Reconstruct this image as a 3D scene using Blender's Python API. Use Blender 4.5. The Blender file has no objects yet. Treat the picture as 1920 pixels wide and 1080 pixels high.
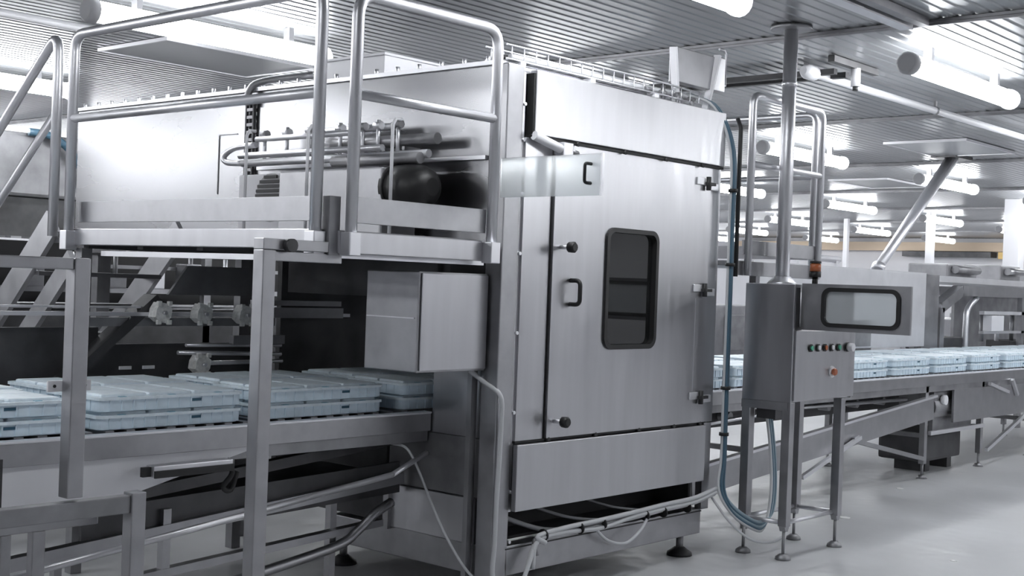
import bpy, bmesh, math, random
from mathutils import Vector, Matrix
random.seed(7)
SC = bpy.context.scene
COL = SC.collection

# ------------------------------------------------------------ camera
def cam_basis(yaw, pitch, roll):
    yaw, pitch, roll = [math.radians(a) for a in (yaw, pitch, roll)]
    fwd = Vector((math.sin(yaw)*math.cos(pitch), math.cos(yaw)*math.cos(pitch), math.sin(pitch)))
    right = Vector((math.cos(yaw), -math.sin(yaw), 0))
    up = right.cross(fwd)
    return (math.cos(roll)*right + math.sin(roll)*up, -math.sin(roll)*right + math.cos(roll)*up, fwd)
cd = bpy.data.cameras.new('camera'); cam = bpy.data.objects.new('camera', cd); COL.objects.link(cam)
r_, u_, f_ = cam_basis(48.9, -0.22, 2.1)
M = Matrix((r_, u_, -f_)).transposed().to_4x4(); M.translation = Vector((0, 0, 1.6))
cam.matrix_world = M
cd.sensor_width = 36.0; cd.lens = 2417.0/1920.0*36.0; cd.clip_start = 0.05; cd.clip_end = 200
SC.camera = cam

# ------------------------------------------------------------ exposure, world
SC.view_settings.view_transform = 'Standard'; SC.view_settings.look = 'None'
SC.view_settings.gamma = 1.0; SC.view_settings.use_curve_mapping = False
SC.view_settings.exposure = 0.18
w = bpy.data.worlds.new('world'); SC.world = w; w.use_nodes = True
w.node_tree.nodes['Background'].inputs[0].default_value = (.8, .85, .9, 1)
w.node_tree.nodes['Background'].inputs[1].default_value = 0.05
LAMP = 25.0          # radiance of the fluorescent tubes
CZ = 3.28            # ceiling height
LZ = 3.13            # lamp axis height

# ------------------------------------------------------------ materials
def mat(name, col, metal=0.0, rough=0.5, noise=0.0, nscale=(6, 6, 6), rvar=0.0, bump=0.0, bscale=3.0,
        bstretch=(1, 1, 1), trans=0.0, emis=None, alpha=1.0, spec=0.5, obj_coords=True):
    m = bpy.data.materials.new(name); m.use_nodes = True
    nt = m.node_tree; b = nt.nodes['Principled BSDF']
    c = (col[0], col[1], col[2], 1) if not isinstance(col, (int, float)) else (col, col, col*1.04, 1)
    b.inputs['Base Color'].default_value = c
    b.inputs['Metallic'].default_value = metal; b.inputs['Roughness'].default_value = rough
    b.inputs['Transmission Weight'].default_value = trans
    b.inputs['Alpha'].default_value = alpha
    b.inputs['Specular IOR Level'].default_value = spec
    if emis:
        b.inputs['Emission Color'].default_value = (*emis[0], 1); b.inputs['Emission Strength'].default_value = emis[1]
    geo = nt.nodes.new('ShaderNodeNewGeometry')
    if noise or rvar:
        mp = nt.nodes.new('ShaderNodeMapping'); mp.inputs['Scale'].default_value = nscale
        nt.links.new(geo.outputs['Position'], mp.inputs['Vector'])
        n = nt.nodes.new('ShaderNodeTexNoise'); n.inputs['Scale'].default_value = 1.0; n.inputs['Detail'].default_value = 5
        nt.links.new(mp.outputs[0], n.inputs['Vector'])
        if noise:
            mr = nt.nodes.new('ShaderNodeMapRange'); mr.inputs['From Min'].default_value = .3; mr.inputs['From Max'].default_value = .7
            mr.inputs['To Min'].default_value = 1-noise; mr.inputs['To Max'].default_value = 1+noise
            nt.links.new(n.outputs['Fac'], mr.inputs['Value'])
            mx = nt.nodes.new('ShaderNodeVectorMath'); mx.operation = 'SCALE'; mx.inputs[0].default_value = c[:3]
            nt.links.new(mr.outputs[0], mx.inputs['Scale']); nt.links.new(mx.outputs[0], b.inputs['Base Color'])
        if rvar:
            mr = nt.nodes.new('ShaderNodeMapRange'); mr.inputs['From Min'].default_value = .3; mr.inputs['From Max'].default_value = .7
            mr.inputs['To Min'].default_value = rough-rvar; mr.inputs['To Max'].default_value = rough+rvar
            nt.links.new(n.outputs['Fac'], mr.inputs['Value']); nt.links.new(mr.outputs[0], b.inputs['Roughness'])
    if bump:
        mp = nt.nodes.new('ShaderNodeMapping'); mp.inputs['Scale'].default_value = bstretch
        nt.links.new(geo.outputs['Position'], mp.inputs['Vector'])
        n = nt.nodes.new('ShaderNodeTexNoise'); n.inputs['Scale'].default_value = bscale; n.inputs['Detail'].default_value = 0
        nt.links.new(mp.outputs[0], n.inputs['Vector'])
        bp = nt.nodes.new('ShaderNodeBump'); bp.inputs['Strength'].default_value = 1.0; bp.inputs['Distance'].default_value = bump
        nt.links.new(n.outputs['Fac'], bp.inputs['Height']); nt.links.new(bp.outputs[0], b.inputs['Normal'])
    return m
STEEL = mat('brushed_steel_panel', .52, 1, .33, noise=.05, nscale=(14, 14, 1.2), rvar=.05, bump=.0035, bscale=1.3)
TANK = mat('polished_steel_skin', .31, 1, .27, noise=.02, nscale=(1, 1, 4), rvar=.02, bump=.02, bscale=.7, bstretch=(1, .5, 2.0))
FRAME = mat('satin_steel_frame', .40, 1, .40, noise=.10, nscale=(9, 9, 9), rvar=.06)
TUBE = mat('polished_steel_tube', .74, .9, .40, rvar=.05)
LIP = mat('highlight_edge_steel', .85, .5, .45)  # paler than the rail, paints the bright highlight along its top
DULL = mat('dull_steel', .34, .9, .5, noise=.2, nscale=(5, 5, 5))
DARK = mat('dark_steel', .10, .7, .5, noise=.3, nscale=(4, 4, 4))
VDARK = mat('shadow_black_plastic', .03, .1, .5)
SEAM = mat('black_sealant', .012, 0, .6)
RUBBER = mat('black_rubber', .015, 0, .45)
WHITE = mat('white_paint', .80, 0, .4)
PALE = mat('pale_satin_steel', .66, .5, .45, noise=.05)
GREY = mat('grey_paint', .42, 0, .45)
CRATE = mat('pale_blue_plastic', (.70, .83, .93), 0, .35, noise=.08, nscale=(12, 12, 20))
CRATE2 = mat('pale_blue_plastic_insert', (.80, .90, .97), 0, .4, noise=.08, nscale=(25, 25, 20))
NOTCH = mat('blue_notch', (.25, .48, .60), 0, .5)
SLOT = mat('dark_blue_recess', (.03, .10, .16), 0, .6)
HOSE = mat('blue_hose', (.07, .14, .20), 0, .4)
HOSE2 = mat('pale_blue_hose', (.30, .40, .46), 0, .4)
CABLE = mat('grey_white_cable', (.62, .63, .65), 0, .45)
ORANGE = mat('orange_lens', (.45, .13, .05), 0, .25)
RED = mat('red_button', (.5, .16, .08), 0, .35)
GREEN = mat('green_lens', (.1, .45, .3), 0, .3)
YEL = mat('orange_beam_paint', (.66, .53, .40), 0, .6)
YEL2 = mat('yellow_beam_paint', (.80, .56, .22), 0, .6)
WALLM = mat('white_wall_panel', .74, 0, .6, noise=.04, nscale=(.5, .5, .5))
FLOORM = mat('resin_floor', (.58, .585, .60), 0, .38, noise=.10, nscale=(1.3, 1.3, 1), rvar=.10, bump=.004, bscale=9)
CEILM = mat('ceiling_sheet', (.35, .36, .375), .75, .32, noise=.06, nscale=(.8, .8, .8))
HATCHM = mat('ceiling_hatch', (.45, .46, .48), .3, .45)
LAMPM = mat('lamp_diffuser', (1, 1, 1), 0, .4, emis=((.96, .98, 1.0), LAMP))
def clear(name, tint, gloss, rough=.02, op=.15):
    m = bpy.data.materials.new(name); m.use_nodes = True; nt = m.node_tree
    nt.nodes.remove(nt.nodes['Principled BSDF']); out = nt.nodes['Material Output']
    t = nt.nodes.new('ShaderNodeBsdfTransparent'); t.inputs[0].default_value = (*tint, 1)
    g = nt.nodes.new('ShaderNodeBsdfGlossy'); g.inputs['Roughness'].default_value = rough
    d = nt.nodes.new('ShaderNodeBsdfDiffuse'); d.inputs[0].default_value = (.8, .82, .84, 1)
    fr = nt.nodes.new('ShaderNodeFresnel'); fr.inputs[0].default_value = 1.5 if op > .1 else 1.9
    ml = nt.nodes.new('ShaderNodeMath'); ml.operation = 'MULTIPLY'; ml.inputs[1].default_value = gloss
    m1 = nt.nodes.new('ShaderNodeMixShader'); m1.inputs[0].default_value = op
    m2 = nt.nodes.new('ShaderNodeMixShader')
    nt.links.new(fr.outputs[0], ml.inputs[0]); nt.links.new(ml.outputs[0], m2.inputs[0])
    nt.links.new(t.outputs[0], m1.inputs[1]); nt.links.new(d.outputs[0], m1.inputs[2])
    nt.links.new(m1.outputs[0], m2.inputs[1]); nt.links.new(g.outputs[0], m2.inputs[2])
    nt.links.new(m2.outputs[0], out.inputs[0]); return m
GLASS = clear('window_glass', (.55, .57, .6), 1.0, op=.02)
PLEXI = clear('clear_polycarbonate', (.92, .94, .95), .8, rough=.12, op=.30)

# ------------------------------------------------------------ mesh helpers
class MB:
    def __init__(s): s.bm = bmesh.new()
    def box(s, x0, x1, y0, y1, z0, z1, bev=0.0):
        bm = s.bm
        if x0 > x1: x0, x1 = x1, x0
        if y0 > y1: y0, y1 = y1, y0
        if z0 > z1: z0, z1 = z1, z0
        v = [bm.verts.new((x, y, z)) for x in (x0, x1) for y in (y0, y1) for z in (z0, z1)]
        fs = [bm.faces.new([v[i] for i in q]) for q in ((0, 1, 3, 2), (4, 6, 7, 5), (0, 4, 5, 1), (2, 3, 7, 6), (0, 2, 6, 4), (1, 5, 7, 3))]
        if bev:
            es = set(e for f in fs for e in f.edges)
            bmesh.ops.bevel(bm, geom=list(es), offset=bev, segments=2, affect='EDGES', profile=.6)
        return s
    def tube(s, pts, r, seg=10, closed=False, cap=True):
        bm = s.bm; P = [Vector(p) for p in pts]; n = len(P); rings = []; prev = None
        for i, p in enumerate(P):
            if closed: t = (P[(i+1) % n]-P[i-1]).normalized()
            elif i == 0: t = (P[1]-P[0]).normalized()
            elif i == n-1: t = (P[-1]-P[-2]).normalized()
            else: t = ((P[i+1]-P[i]).normalized()+(P[i]-P[i-1]).normalized()).normalized()
            if prev is None:
                a = Vector((0, 0, 1)) if abs(t.z) < .9 else Vector((1, 0, 0)); u = t.cross(a).normalized()
            else: u = (prev - t*prev.dot(t)).normalized()
            prev = u; v = t.cross(u)
            rr = r[i] if isinstance(r, (list, tuple)) else r
            rings.append([bm.verts.new(p+rr*(math.cos(2*math.pi*k/seg)*u+math.sin(2*math.pi*k/seg)*v)) for k in range(seg)])
        for i in range(n if closed else n-1):
            a, b = rings[i], rings[(i+1) % n]
            for k in range(seg):
                f = bm.faces.new((a[k], a[(k+1) % seg], b[(k+1) % seg], b[k])); f.smooth = True
        if cap and not closed:
            bm.faces.new(rings[0][::-1]); bm.faces.new(rings[-1])
        return s
    def bar(s, a, b, w, h, up=(0, 0, 1)):       # rectangular bar from a to b
        a, b = Vector(a), Vector(b); t = (b-a).normalized(); upv = Vector(up)
        if abs(t.dot(upv)) > .95: upv = Vector((1, 0, 0))
        u = t.cross(upv).normalized(); v = u.cross(t)
        bm = s.bm; R = []
        for p in (a, b): R.append([bm.verts.new(p+u*(i*w/2)+v*(j*h/2)) for i, j in ((-1, -1), (1, -1), (1, 1), (-1, 1))])
        for k in range(4): bm.faces.new((R[0][k], R[0][(k+1) % 4], R[1][(k+1) % 4], R[1][k]))
        bm.faces.new(R[0][::-1]); bm.faces.new(R[1]); return s
    def prism(s, poly, axis, a, b):             # extrude a polygon given in the other two axes
        bm = s.bm
        def mk(p, d):
            return {'x': (d, p[0], p[1]), 'y': (p[0], d, p[1]), 'z': (p[0], p[1], d)}[axis]
        A = [bm.verts.new(mk(p, a)) for p in poly]; B = [bm.verts.new(mk(p, b)) for p in poly]; n = len(poly)
        for k in range(n): bm.faces.new((A[k], A[(k+1) % n], B[(k+1) % n], B[k]))
        bm.faces.new(A[::-1]); bm.faces.new(B); return s
    def ringplate(s, outer, inner, axis, a, b): # plate with a hole; outer/inner same count
        bm = s.bm
        def mk(p, d):
            return {'x': (d, p[0], p[1]), 'y': (p[0], d, p[1]), 'z': (p[0], p[1], d)}[axis]
        V = [[bm.verts.new(mk(p, d)) for p in L] for L in (outer, inner) for d in (a, b)]
        oa, ob, ia, ib = V; n = len(outer)
        for k in range(n):
            j = (k+1) % n
            bm.faces.new((oa[k], oa[j], ia[j], ia[k])); bm.faces.new((ob[k], ib[k], ib[j], ob[j]))
            bm.faces.new((oa[k], ob[k], ob[j], oa[j])); bm.faces.new((ia[k], ia[j], ib[j], ib[k]))
        return s
    def mesh(s, name, m):
        bmesh.ops.recalc_face_normals(s.bm, faces=s.bm.faces)
        me = bpy.data.meshes.new(name); s.bm.to_mesh(me); s.bm.free(); me.materials.append(m); return me
    def build(s, name, m, parent=None, **kw):
        o = bpy.data.objects.new(name, s.mesh(name, m)); COL.objects.link(o)
        if parent is not None:
            o.parent = parent; T = Vector((0, 0, 0)); q = parent
            while q is not None: T += q.location; q = q.parent
            if T.length: o.data.transform(Matrix.Translation(-T))
        for k, v in kw.items(): o[k] = v
        return o
def rrect(u0, u1, v0, v1, r, n=6):
    pts = []
    for cx, cy, a0 in ((u1-r, v1-r, 0), (u0+r, v1-r, 90), (u0+r, v0+r, 180), (u1-r, v0+r, 270)):
        for k in range(n+1):
            a = math.radians(a0+90*k/n); pts.append((cx+r*math.cos(a), cy+r*math.sin(a)))
    return pts
def rect_like(u0, u1, v0, v1, inner):           # rectangle sampled to pair with a rounded hole
    cu = sum(p[0] for p in inner)/len(inner); cv = sum(p[1] for p in inner)/len(inner); out = []; q = len(inner)//4
    corners = [(u1, v1), (u0, v1), (u0, v0), (u1, v0)]
    for i, p in enumerate(inner): out.append(corners[i//q])
    # spread the first/last of every corner group along the edges
    for c in range(4):
        i0, i1 = c*q, c*q+q-1
        h = (q)//2
        for k in range(q):
            i = i0+k; p = inner[i]; cx, cy = corners[c]
            t = k/(q-1)
            if c in (0, 2):
                out[i] = (cx, p[1]+(cy-p[1])*min(1, t*2)) if t <= .5 else (cx+(p[0]-cx)*min(1, (t-.5)*2), cy)
            else:
                out[i] = (p[0]+(cx-p[0])*min(1, t*2), cy) if t <= .5 else (cx, cy+(p[1]-cy)*min(1, (t-.5)*2))
    return out
def thing(name, label, cat, loc=(0, 0, 0), group=None):
    o = bpy.data.objects.new(name, None); COL.objects.link(o); o.location = loc; o.empty_display_size = .1
    o['label'] = label; o['category'] = cat
    if group: o['group'] = group
    return o
def tag(o, label, cat, group=None):
    o['label'] = label; o['category'] = cat
    if group: o['group'] = group
    return o
def struct(name, mb, m):
    return mb.build(name, m, None, kind='structure')
def dup(src, loc, label, group=None, parent=None):
    r = src.copy(); COL.objects.link(r); r.location = loc; r['label'] = label
    if group: r['group'] = group
    def rec(a, b):
        for ch in a.children:
            c = ch.copy(); COL.objects.link(c); c.parent = b; rec(ch, c)
    rec(src, r); return r
def bend(a, c, b, r, n=5):                      # rounded corner at c between a and b
    a, b, c = Vector(a), Vector(b), Vector(c); da = (a-c).normalized(); db = (b-c).normalized()
    p0 = c+da*r; p1 = c+db*r; out = []
    for k in range(n+1):
        t = k/n; out.append(p0*(1-t)**2+c*2*t*(1-t)+p1*t*t)
    return out
def smooth(pts, n=6):                           # Catmull-Rom
    P = [Vector(p) for p in pts]; P = [P[0]*2-P[1]]+P+[P[-1]*2-P[-2]]; out = []
    for i in range(1, len(P)-2):
        for k in range(n):
            t = k/n; a, b, c, d = P[i-1:i+3]
            out.append(.5*((2*b)+(c-a)*t+(2*a-5*b+4*c-d)*t*t+(3*b-a-3*c+d)*t**3))
    out.append(P[-2]); return out

# ------------------------------------------------------------ the room
XL, XR, YN, YF_ = -6.0, 35.0, -7.0, 22.0
struct('floor', MB().box(XL, XR, YN, YF_, -.1, 0), FLOORM)
struct('wall_far', MB().box(XR, XR+.1, YN, YF_, 0, CZ+.1), WALLM)
struct('wall_back', MB().box(XL, XR, YF_, YF_+.1, 0, CZ+.1), WALLM)
struct('wall_left', MB().box(XL-.1, XL, YN, YF_, 0, CZ+.1), WALLM)
struct('wall_near', MB().box(XL, XR, YN-.1, YN, 0, CZ+.1), WALLM)
ceil = struct('ceiling', MB().box(XL, XR, YN, YF_, CZ+.05, CZ+.12), CEILM)
# ribbed sheets, ribs running along X, joints every 3.9 m along X
pw = 3.9
def ceiling_sheet():
    bm = bmesh.new(); prof = []
    y = YN
    while y < YF_-.01:
        prof += [(y, 0), (y+.06, 0), (y+.07, .0055), (y+.09, .0055)]; y += .1
    prof.append((y, 0))
    A = [bm.verts.new((.012, p[0], p[1])) for p in prof]; B = [bm.verts.new((pw-.012, p[0], p[1])) for p in prof]
    for k in range(len(prof)-1): bm.faces.new((A[k], B[k], B[k+1], A[k+1]))
    me = bpy.data.meshes.new('ceiling_sheet'); bm.to_mesh(me); bm.free(); me.materials.append(CEILM); return me
me = ceiling_sheet(); x = -4.23-3.9+2.0*0
x = 7.5-3.9*4+3.9
while x < XR:
    if x > XL-.1:
        o = bpy.data.objects.new('ceiling_sheet', me); COL.objects.link(o); o.parent = ceil; o.location = (x, 0, CZ)
    x += pw
# the joint strips under the sheet ends
for i, x in enumerate([7.5+3.9*k for k in range(-2, 7)]):
    struct('trim_%d' % (i+1), MB().box(x-.03, x+.03, YN, YF_, CZ-.02, CZ-.002).box(x-.012, x+.012, YN, YF_, CZ-.035, CZ-.02), DULL)

# flat hatches let into the ceiling
def hatch(x, y, label):
    t = thing('ceiling_hatch', label, 'ceiling hatch', (x, y, CZ), 'flat hatches in the ribbed ceiling')
    MB().box(x-.68, x+.68, y-.44, y+.44, CZ-.022, CZ-.003).build('hatch_panel', HATCHM, t)
    MB().ringplate([(x-.70, y-.46), (x+.70, y-.46), (x+.70, y+.46), (x-.70, y+.46)], [(x-.68, y-.44), (x+.68, y-.44), (x+.68, y+.44), (x-.68, y+.44)], 'z', CZ-.03, CZ-.003).build('hatch_frame', TUBE, t)
hatch(6.0, 8.45, 'flat grey ceiling hatch above the left railing, beside the long lit lamp')
hatch(13.85, 5.75, 'flat grey ceiling hatch right of the vertical pole, above the diagonal strut')
hatch(17.8, 8.45, 'small flat grey ceiling hatch further back behind the railing loop')

# tubular lamps
LX = [4.06+3.92*k for k in range(-2, 8)]
LL = 1.88
ROWS = [(-3.07, 'row behind the viewer'), (.28, 'row beside the viewer'), (3.63, 'row in front of the pole'),
        (6.98, 'row over the tall machine'), (10.33, 'next row behind the tall machine'), (13.68, 'second row behind the tall machine'), (17.03, 'third row behind the tall machine'), (20.38, 'last row by the back wall')]
def make_lamp(loc, label, group):
    t = thing('ceiling_lamp', label, 'lamp', loc, group)
    x, y, z = loc; r = .066
    MB().tube([(x+.06, y, z), (x+LL-.06, y, z)], r, 16, cap=False).build('diffuser', LAMPM, t)
    for s, xe in ((-1, x), (1, x+LL)):
        pts = [(xe-s*.07, y, z), (xe-s*.065, y, z), (xe-s*.02, y, z), (xe+s*0, y, z)]
        MB().tube(pts, [r*1.02, r*1.16, r*1.16, r*.9], 16).build('end_cap', GREY if s < 0 else LAMPW, t)
    for xb in (x+.35, x+LL-.35):
        MB().box(xb-.02, xb+.02, y-.03, y+.03, z+.06, CZ).build('bracket', DULL, t)
    return t
LAMPW = mat('white_end_cap', .9, 0, .4, emis=((.96, .98, 1.0), 1.2))
ordn = ['first', 'second', 'third', 'fourth', 'fifth', 'sixth', 'seventh', 'eighth', 'ninth', 'tenth']
proto = None
for (y, rn) in ROWS:
    for i, x in enumerate(LX):
        if y < 1 and (x > 17 or x < 6): continue
        lab = 'tubular ceiling lamp, %s from left in the %s' % (ordn[i], rn)
        if proto is None: proto = make_lamp((x, y, LZ), lab, 'tubular ceiling lamps')
        else: dup(proto, (x, y, LZ), lab)

# orange crane beam along the far wall
t = thing('crane_beam', 'pale orange horizontal beam high on the far white wall', 'beam', (34.6, 16, 2.9))
MB().box(34.6, 34.95, 9, 21, 2.92, 3.16).build('web', YEL, t)
MB().box(34.5, 34.95, 9, 12.9, 2.72, 2.90).build('lower_flange', YEL2, t, label='brighter yellow lower section')
MB().box(34.5, 34.95, 13.1, 15.6, 2.76, 2.90).build('hoist_box', DARK, t, label='dark grey box hanging under the beam')
for (x, y, s, lab) in ((21.4, 7.75, .13, 'wide pale square column at the right edge behind the frame machine'),
                       (24.6, 10.55, .07, 'slim white column behind the steel panel enclosure'),
                       (26.1, 13.1, .05, 'thinnest distant white column, left of the diagonal strut')):
    tag(MB().box(x-s, x+s, y-s, y+s, 0, CZ, .01).build('column', WHITE), lab, 'column')

# ceiling services
tag(MB().tube([(8.3, 4.55, 3.2), (8.36, 4.55, 3.2), (8.46, 4.55, 3.2), (8.52, 4.55, 3.2), (35, 4.55, 3.2)], [.03, .055, .055, .030, .030], 12).build('ceiling_pipe', WHITE),
    'long thin white pipe running under the ceiling right of the pole', 'pipe')
for hn, x in (('nearest', 10.6), ('second nearest', 12.9), ('third nearest', 16), ('farthest', 20)):
    tag(MB().tube([(x, 4.55, 3.2), (x+.03, 4.55, 3.2)], .036, 10).box(x, x+.03, 4.54, 4.56, 3.23, CZ).build('pipe_hanger', DULL), hn+' small steel hanger on the long white ceiling pipe', 'hanger', 'hangers of the white ceiling pipe')
t = thing('cable_channel', 'pair of dark parallel channels hung across the ceiling behind the pole', 'channel', (8.5, 4.4, CZ-.05))
MB().box(8.48, 8.53, 4.4, 9.5, CZ-.09, CZ-.05).build('channel', DARK, t); MB().box(8.66, 8.71, 4.4, 9.5, CZ-.09, CZ-.05).build('channel', DARK, t)
for y in (4.6, 6.4, 8.2): MB().box(8.47, 8.72, y, y+.04, CZ-.05, CZ).build('hanger', DULL, t)
t = thing('ceiling_sensor', 'small dark sensor on a T-shaped bracket under the ceiling by the white pipe', 'sensor', (8.5, 4.38, CZ))
MB().box(8.25, 8.95, 4.28, 4.33, CZ-.045, CZ).build('mounting_bar', DARK, t)
MB().tube([(8.62, 4.3, CZ-.04), (8.62, 4.3, CZ-.17)], .035, 10).build('sensor_body', WHITE, t)
MB().tube([(8.62, 4.3, CZ-.17), (8.62, 4.3, CZ-.2)], .02, 8).build('sensor_tip', VDARK, t)
t = thing('conduit_pair', 'pair of straight conduits ending above and right of the vertical pole', 'conduit', (7.2, 3.37, CZ))
MB().box(4, 7.42, 3.34, 3.42, CZ-.06, CZ-.003).build('conduit', TUBE, t); MB().box(4, 7.42, 3.24, 3.30, CZ-.05, CZ-.003).build('conduit', DULL, t)
t = thing('diagonal_strut', 'slanting steel tube from the ceiling down to the steel panel enclosure', 'strut', (12.6, 5.95, 1.87))
MB().tube([(14.75, 6.1, 3.24), (12.62, 5.95, 1.92)], [.075, .05], 14).build('tube', TUBE, t)
MB().box(14.5, 15.0, 5.95, 6.25, 3.24, CZ).build('ceiling_plate', DARK, t)
MB().tube([(12.62, 5.95, 1.93), (12.58, 5.95, 1.872)], .07, 14).build('foot_collar', TUBE, t)

# ------------------------------------------------------------ the big oven / tunnel machine
mc = thing('tunnel_machine', 'tall stainless steel processing machine with windowed door and hood', 'machine', (5.75, 4.3, 0))
X0, X1, Y0, YB = 4.78, 6.735, 4.22, 8.25
ZT = 2.69
# skins
MB().box(X0, X0+.04, 4.34, YB, 1.70, ZT, .004).build('side_skin', TANK, mc)
MB().box(X1-.04, X1, 4.26, YB, 1.70, ZT).build('side_skin', STEEL, mc)
MB().box(X1-.04, X1, 4.26, 4.66, .455, 1.70).box(X1-.04, X1, 4.66, 5.72, .455, .80).box(X1-.04, X1, 5.72, 6.2, .455, 1.7).build('side_panel', STEEL, mc)
MB().box(X0+.04, X1-.04, 4.26, YB, ZT-.03, ZT).build('roof_plate', STEEL, mc)
MB().box(X0+.04, X1-.04, YB-.04, YB, 1.74, ZT-.03).build('rear_plate', STEEL, mc)
MB().box(X0+.04, X1-.04, 5.9, YB-.04, 1.70, 1.74).build('underside_plate', DARK, mc)
MB().box(X0+.04, X1-.04, 6.0, 6.04, .3, 1.70).build('inner_wall', DARK, mc)
MB().box(X0+.04, X1-.04, 5.2, 5.24, 1.75, ZT-.03).build('inner_wall', DULL, mc)
# roof edge flange with studs
MB().box(X0-.025, X0+.06, 4.30, YB+.02, ZT-.004, ZT+.018).build('roof_flange', TUBE, mc)
st = None
for i in range(24):
    y = 4.4+i*.165
    if st is None:
        st = MB().tube([(X0+.02, y, ZT+.015), (X0+.02, y, ZT+.05)], .012, 8).build('roof_stud', TUBE, mc)
    else:
        c = st.copy(); COL.objects.link(c); c.location = st.location+Vector((0, i*.165, 0))
# seam and inspection plate on the left skin
MB().box(X0-.005, X0, 6.60, 6.606, 2.08, 2.44).box(X0-.005, X0, 6.42, 6.606, 2.44, 2.446).build('inspection_plate_edge', DULL, mc)
MB().box(X0-.022, X0-.002, 4.36, 6.2, 2.215, 2.235).build('ledge_strip', TUBE, mc)
# front: posts, hood, strips
cp = MB().box(4.765, 4.885, 4.23, 4.34, 0.05, ZT, .006).build('corner_post', FRAME, mc)
MB().box(4.885, 4.905, 4.235, 4.30, .45, 2.66).build('post_flange', TUBE, mc)
MB().box(4.72, 4.762, 4.36, 4.39, .06, 1.16).build('cable_channel', FRAME, mc)
for z in (.3, .55, .95, 1.35, 1.75, 2.05, 2.32, 2.5):
    MB().tube([(4.895, 4.236, z), (4.895, 4.222, z)], .009, 8).build('bolt', TUBE, mc)
MB().box(4.945, X1, 4.198, 4.24, 2.352, 2.677, .004).build('hood_panel', STEEL, mc)
MB().box(4.934, 4.944, 4.205, 4.25, 2.352, 2.66).build('hood_gasket', SEAM, mc)
MB().box(4.93, X1, 4.205, 4.25, 2.335, 2.350).build('hood_gasket', SEAM, mc)
for x in (5.3, 5.72, 6.12, 6.5): MB().tube([(x, 4.215, 2.343), (x, 4.195, 2.337)], .012, 8).build('bolt', VDARK, mc)
MB().box(4.905, 5.118, 4.222, 4.26, .805, 2.335).build('side_strip', STEEL, mc)
MB().box(5.118, 5.13, 4.228, 4.26, .805, 2.33).build('door_seal', SEAM, mc)
MB().box(6.602, X1, 4.222, 4.26, .805, 2.335).build('jamb_panel', STEEL, mc)
MB().box(5.13, 6.602, 4.222, 4.26, 2.27, 2.335).build('lintel_panel', STEEL, mc)
MB().box(4.9, 6.66, 4.218, 4.25, .794, .806).build('door_seal', SEAM, mc)
for x in (5.15, 5.55, 5.95, 6.3, 6.58): MB().tube([(x, 4.225, .80), (x, 4.20, .80)], .012, 8).build('bolt', VDARK, mc)
# door
inner = rrect(5.585, 6.06, 1.265, 1.915, .06)
outer = rect_like(5.131, 6.601, .808, 2.268, inner)
dr = MB().ringplate(outer, inner, 'y', 4.205, 4.245).build('door', STEEL, mc)
MB().ringplate(rrect(5.578, 6.067, 1.258, 1.922, .066), rrect(5.603, 6.042, 1.283, 1.897, .045), 'y', 4.192, 4.25).build('window_gasket', RUBBER, dr)
MB().prism(rrect(5.60, 6.045, 1.28, 1.90, .045), 'y', 4.222, 4.228).build('window_pane', GLASS, dr)
hp = bend((5.285, 4.21, 1.50), (5.285, 4.14, 1.50), (5.285, 4.14, 1.62), .03)+bend((5.285, 4.14, 1.50), (5.285, 4.14, 1.625), (5.285, 4.21, 1.625), .03)
MB().tube([(5.285, 4.207, 1.50)]+hp+[(5.285, 4.207, 1.625)], .012, 10).build('door_handle', RUBBER, dr)
for (x, z) in ((5.19, 1.795), (5.185, .895)):
    k = MB().tube([(x, 4.206, z), (x, 4.15, z)], .011, 8).build('latch_stem', TUBE, dr)
    MB().tube([(x, 4.155, z), (x, 4.145, z), (x, 4.115, z), (x, 4.105, z)], [.015, .028, .030, .020], 10).build('latch_knob', RUBBER, k)
for z in (2.245, 1.61, .97):
    h = MB().box(6.44, 6.53, 4.193, 4.205, z-.022, z+.022, .004).build('hinge', TUBE, dr)
    MB().box(6.60, 6.68, 4.20, 4.221, z-.045, z+.0, .004).build('hinge_leaf', TUBE, h)
    MB().tube([(6.545, 4.185, z-.05), (6.545, 4.185, z+.03)], .015, 8).box(6.52, 6.62, 4.18, 4.195, z-.02, z-.002).build('hinge_pin', VDARK, h)
MB().box(6.478, 6.482, 4.2035, 4.206, 1.0, 1.55).build('door_crease', TUBE, dr)
# base
MB().box(4.89, 6.62, 4.19, 4.22, .455, .79, .004).build('base_panel', STEEL, mc)
MB().box(6.62, 6.70, 4.205, 4.25, .28, .80).build('jamb_post', FRAME, mc)
MB().box(4.87, 6.66, 4.23, 4.31, .13, .28, .005).build('base_beam', FRAME, mc)
MB().box(4.87, 6.66, 4.225, 4.23, .262, .268).build('beam_lip', VDARK, mc)
MB().box(4.78, 4.86, 4.34, 5.45, .13, .28, .005).build('base_beam', FRAME, mc)
MB().box(4.86, 6.66, 5.37, 5.45, .13, .28, .005).build('base_beam', FRAME, mc)
MB().box(6.58, 6.66, 4.31, 5.37, .13, .28, .005).build('base_beam', FRAME, mc)
MB().box(4.86, 6.60, 4.33, 5.4, .285, .30).build('drip_tray', VDARK, mc)  # blackened to paint the shade below the base panel
MB().box(4.9, 6.6, 4.5, 4.52, .3, .8).build('shade_sheet', VDARK, mc)  # black sheet added to paint the shade in the slot
MB().box(6.56, 6.58, 4.26, 4.5, .3, .46).build('shade_sheet', DARK, mc)  # dark side sheet, closes the painted shade at the right end
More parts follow.
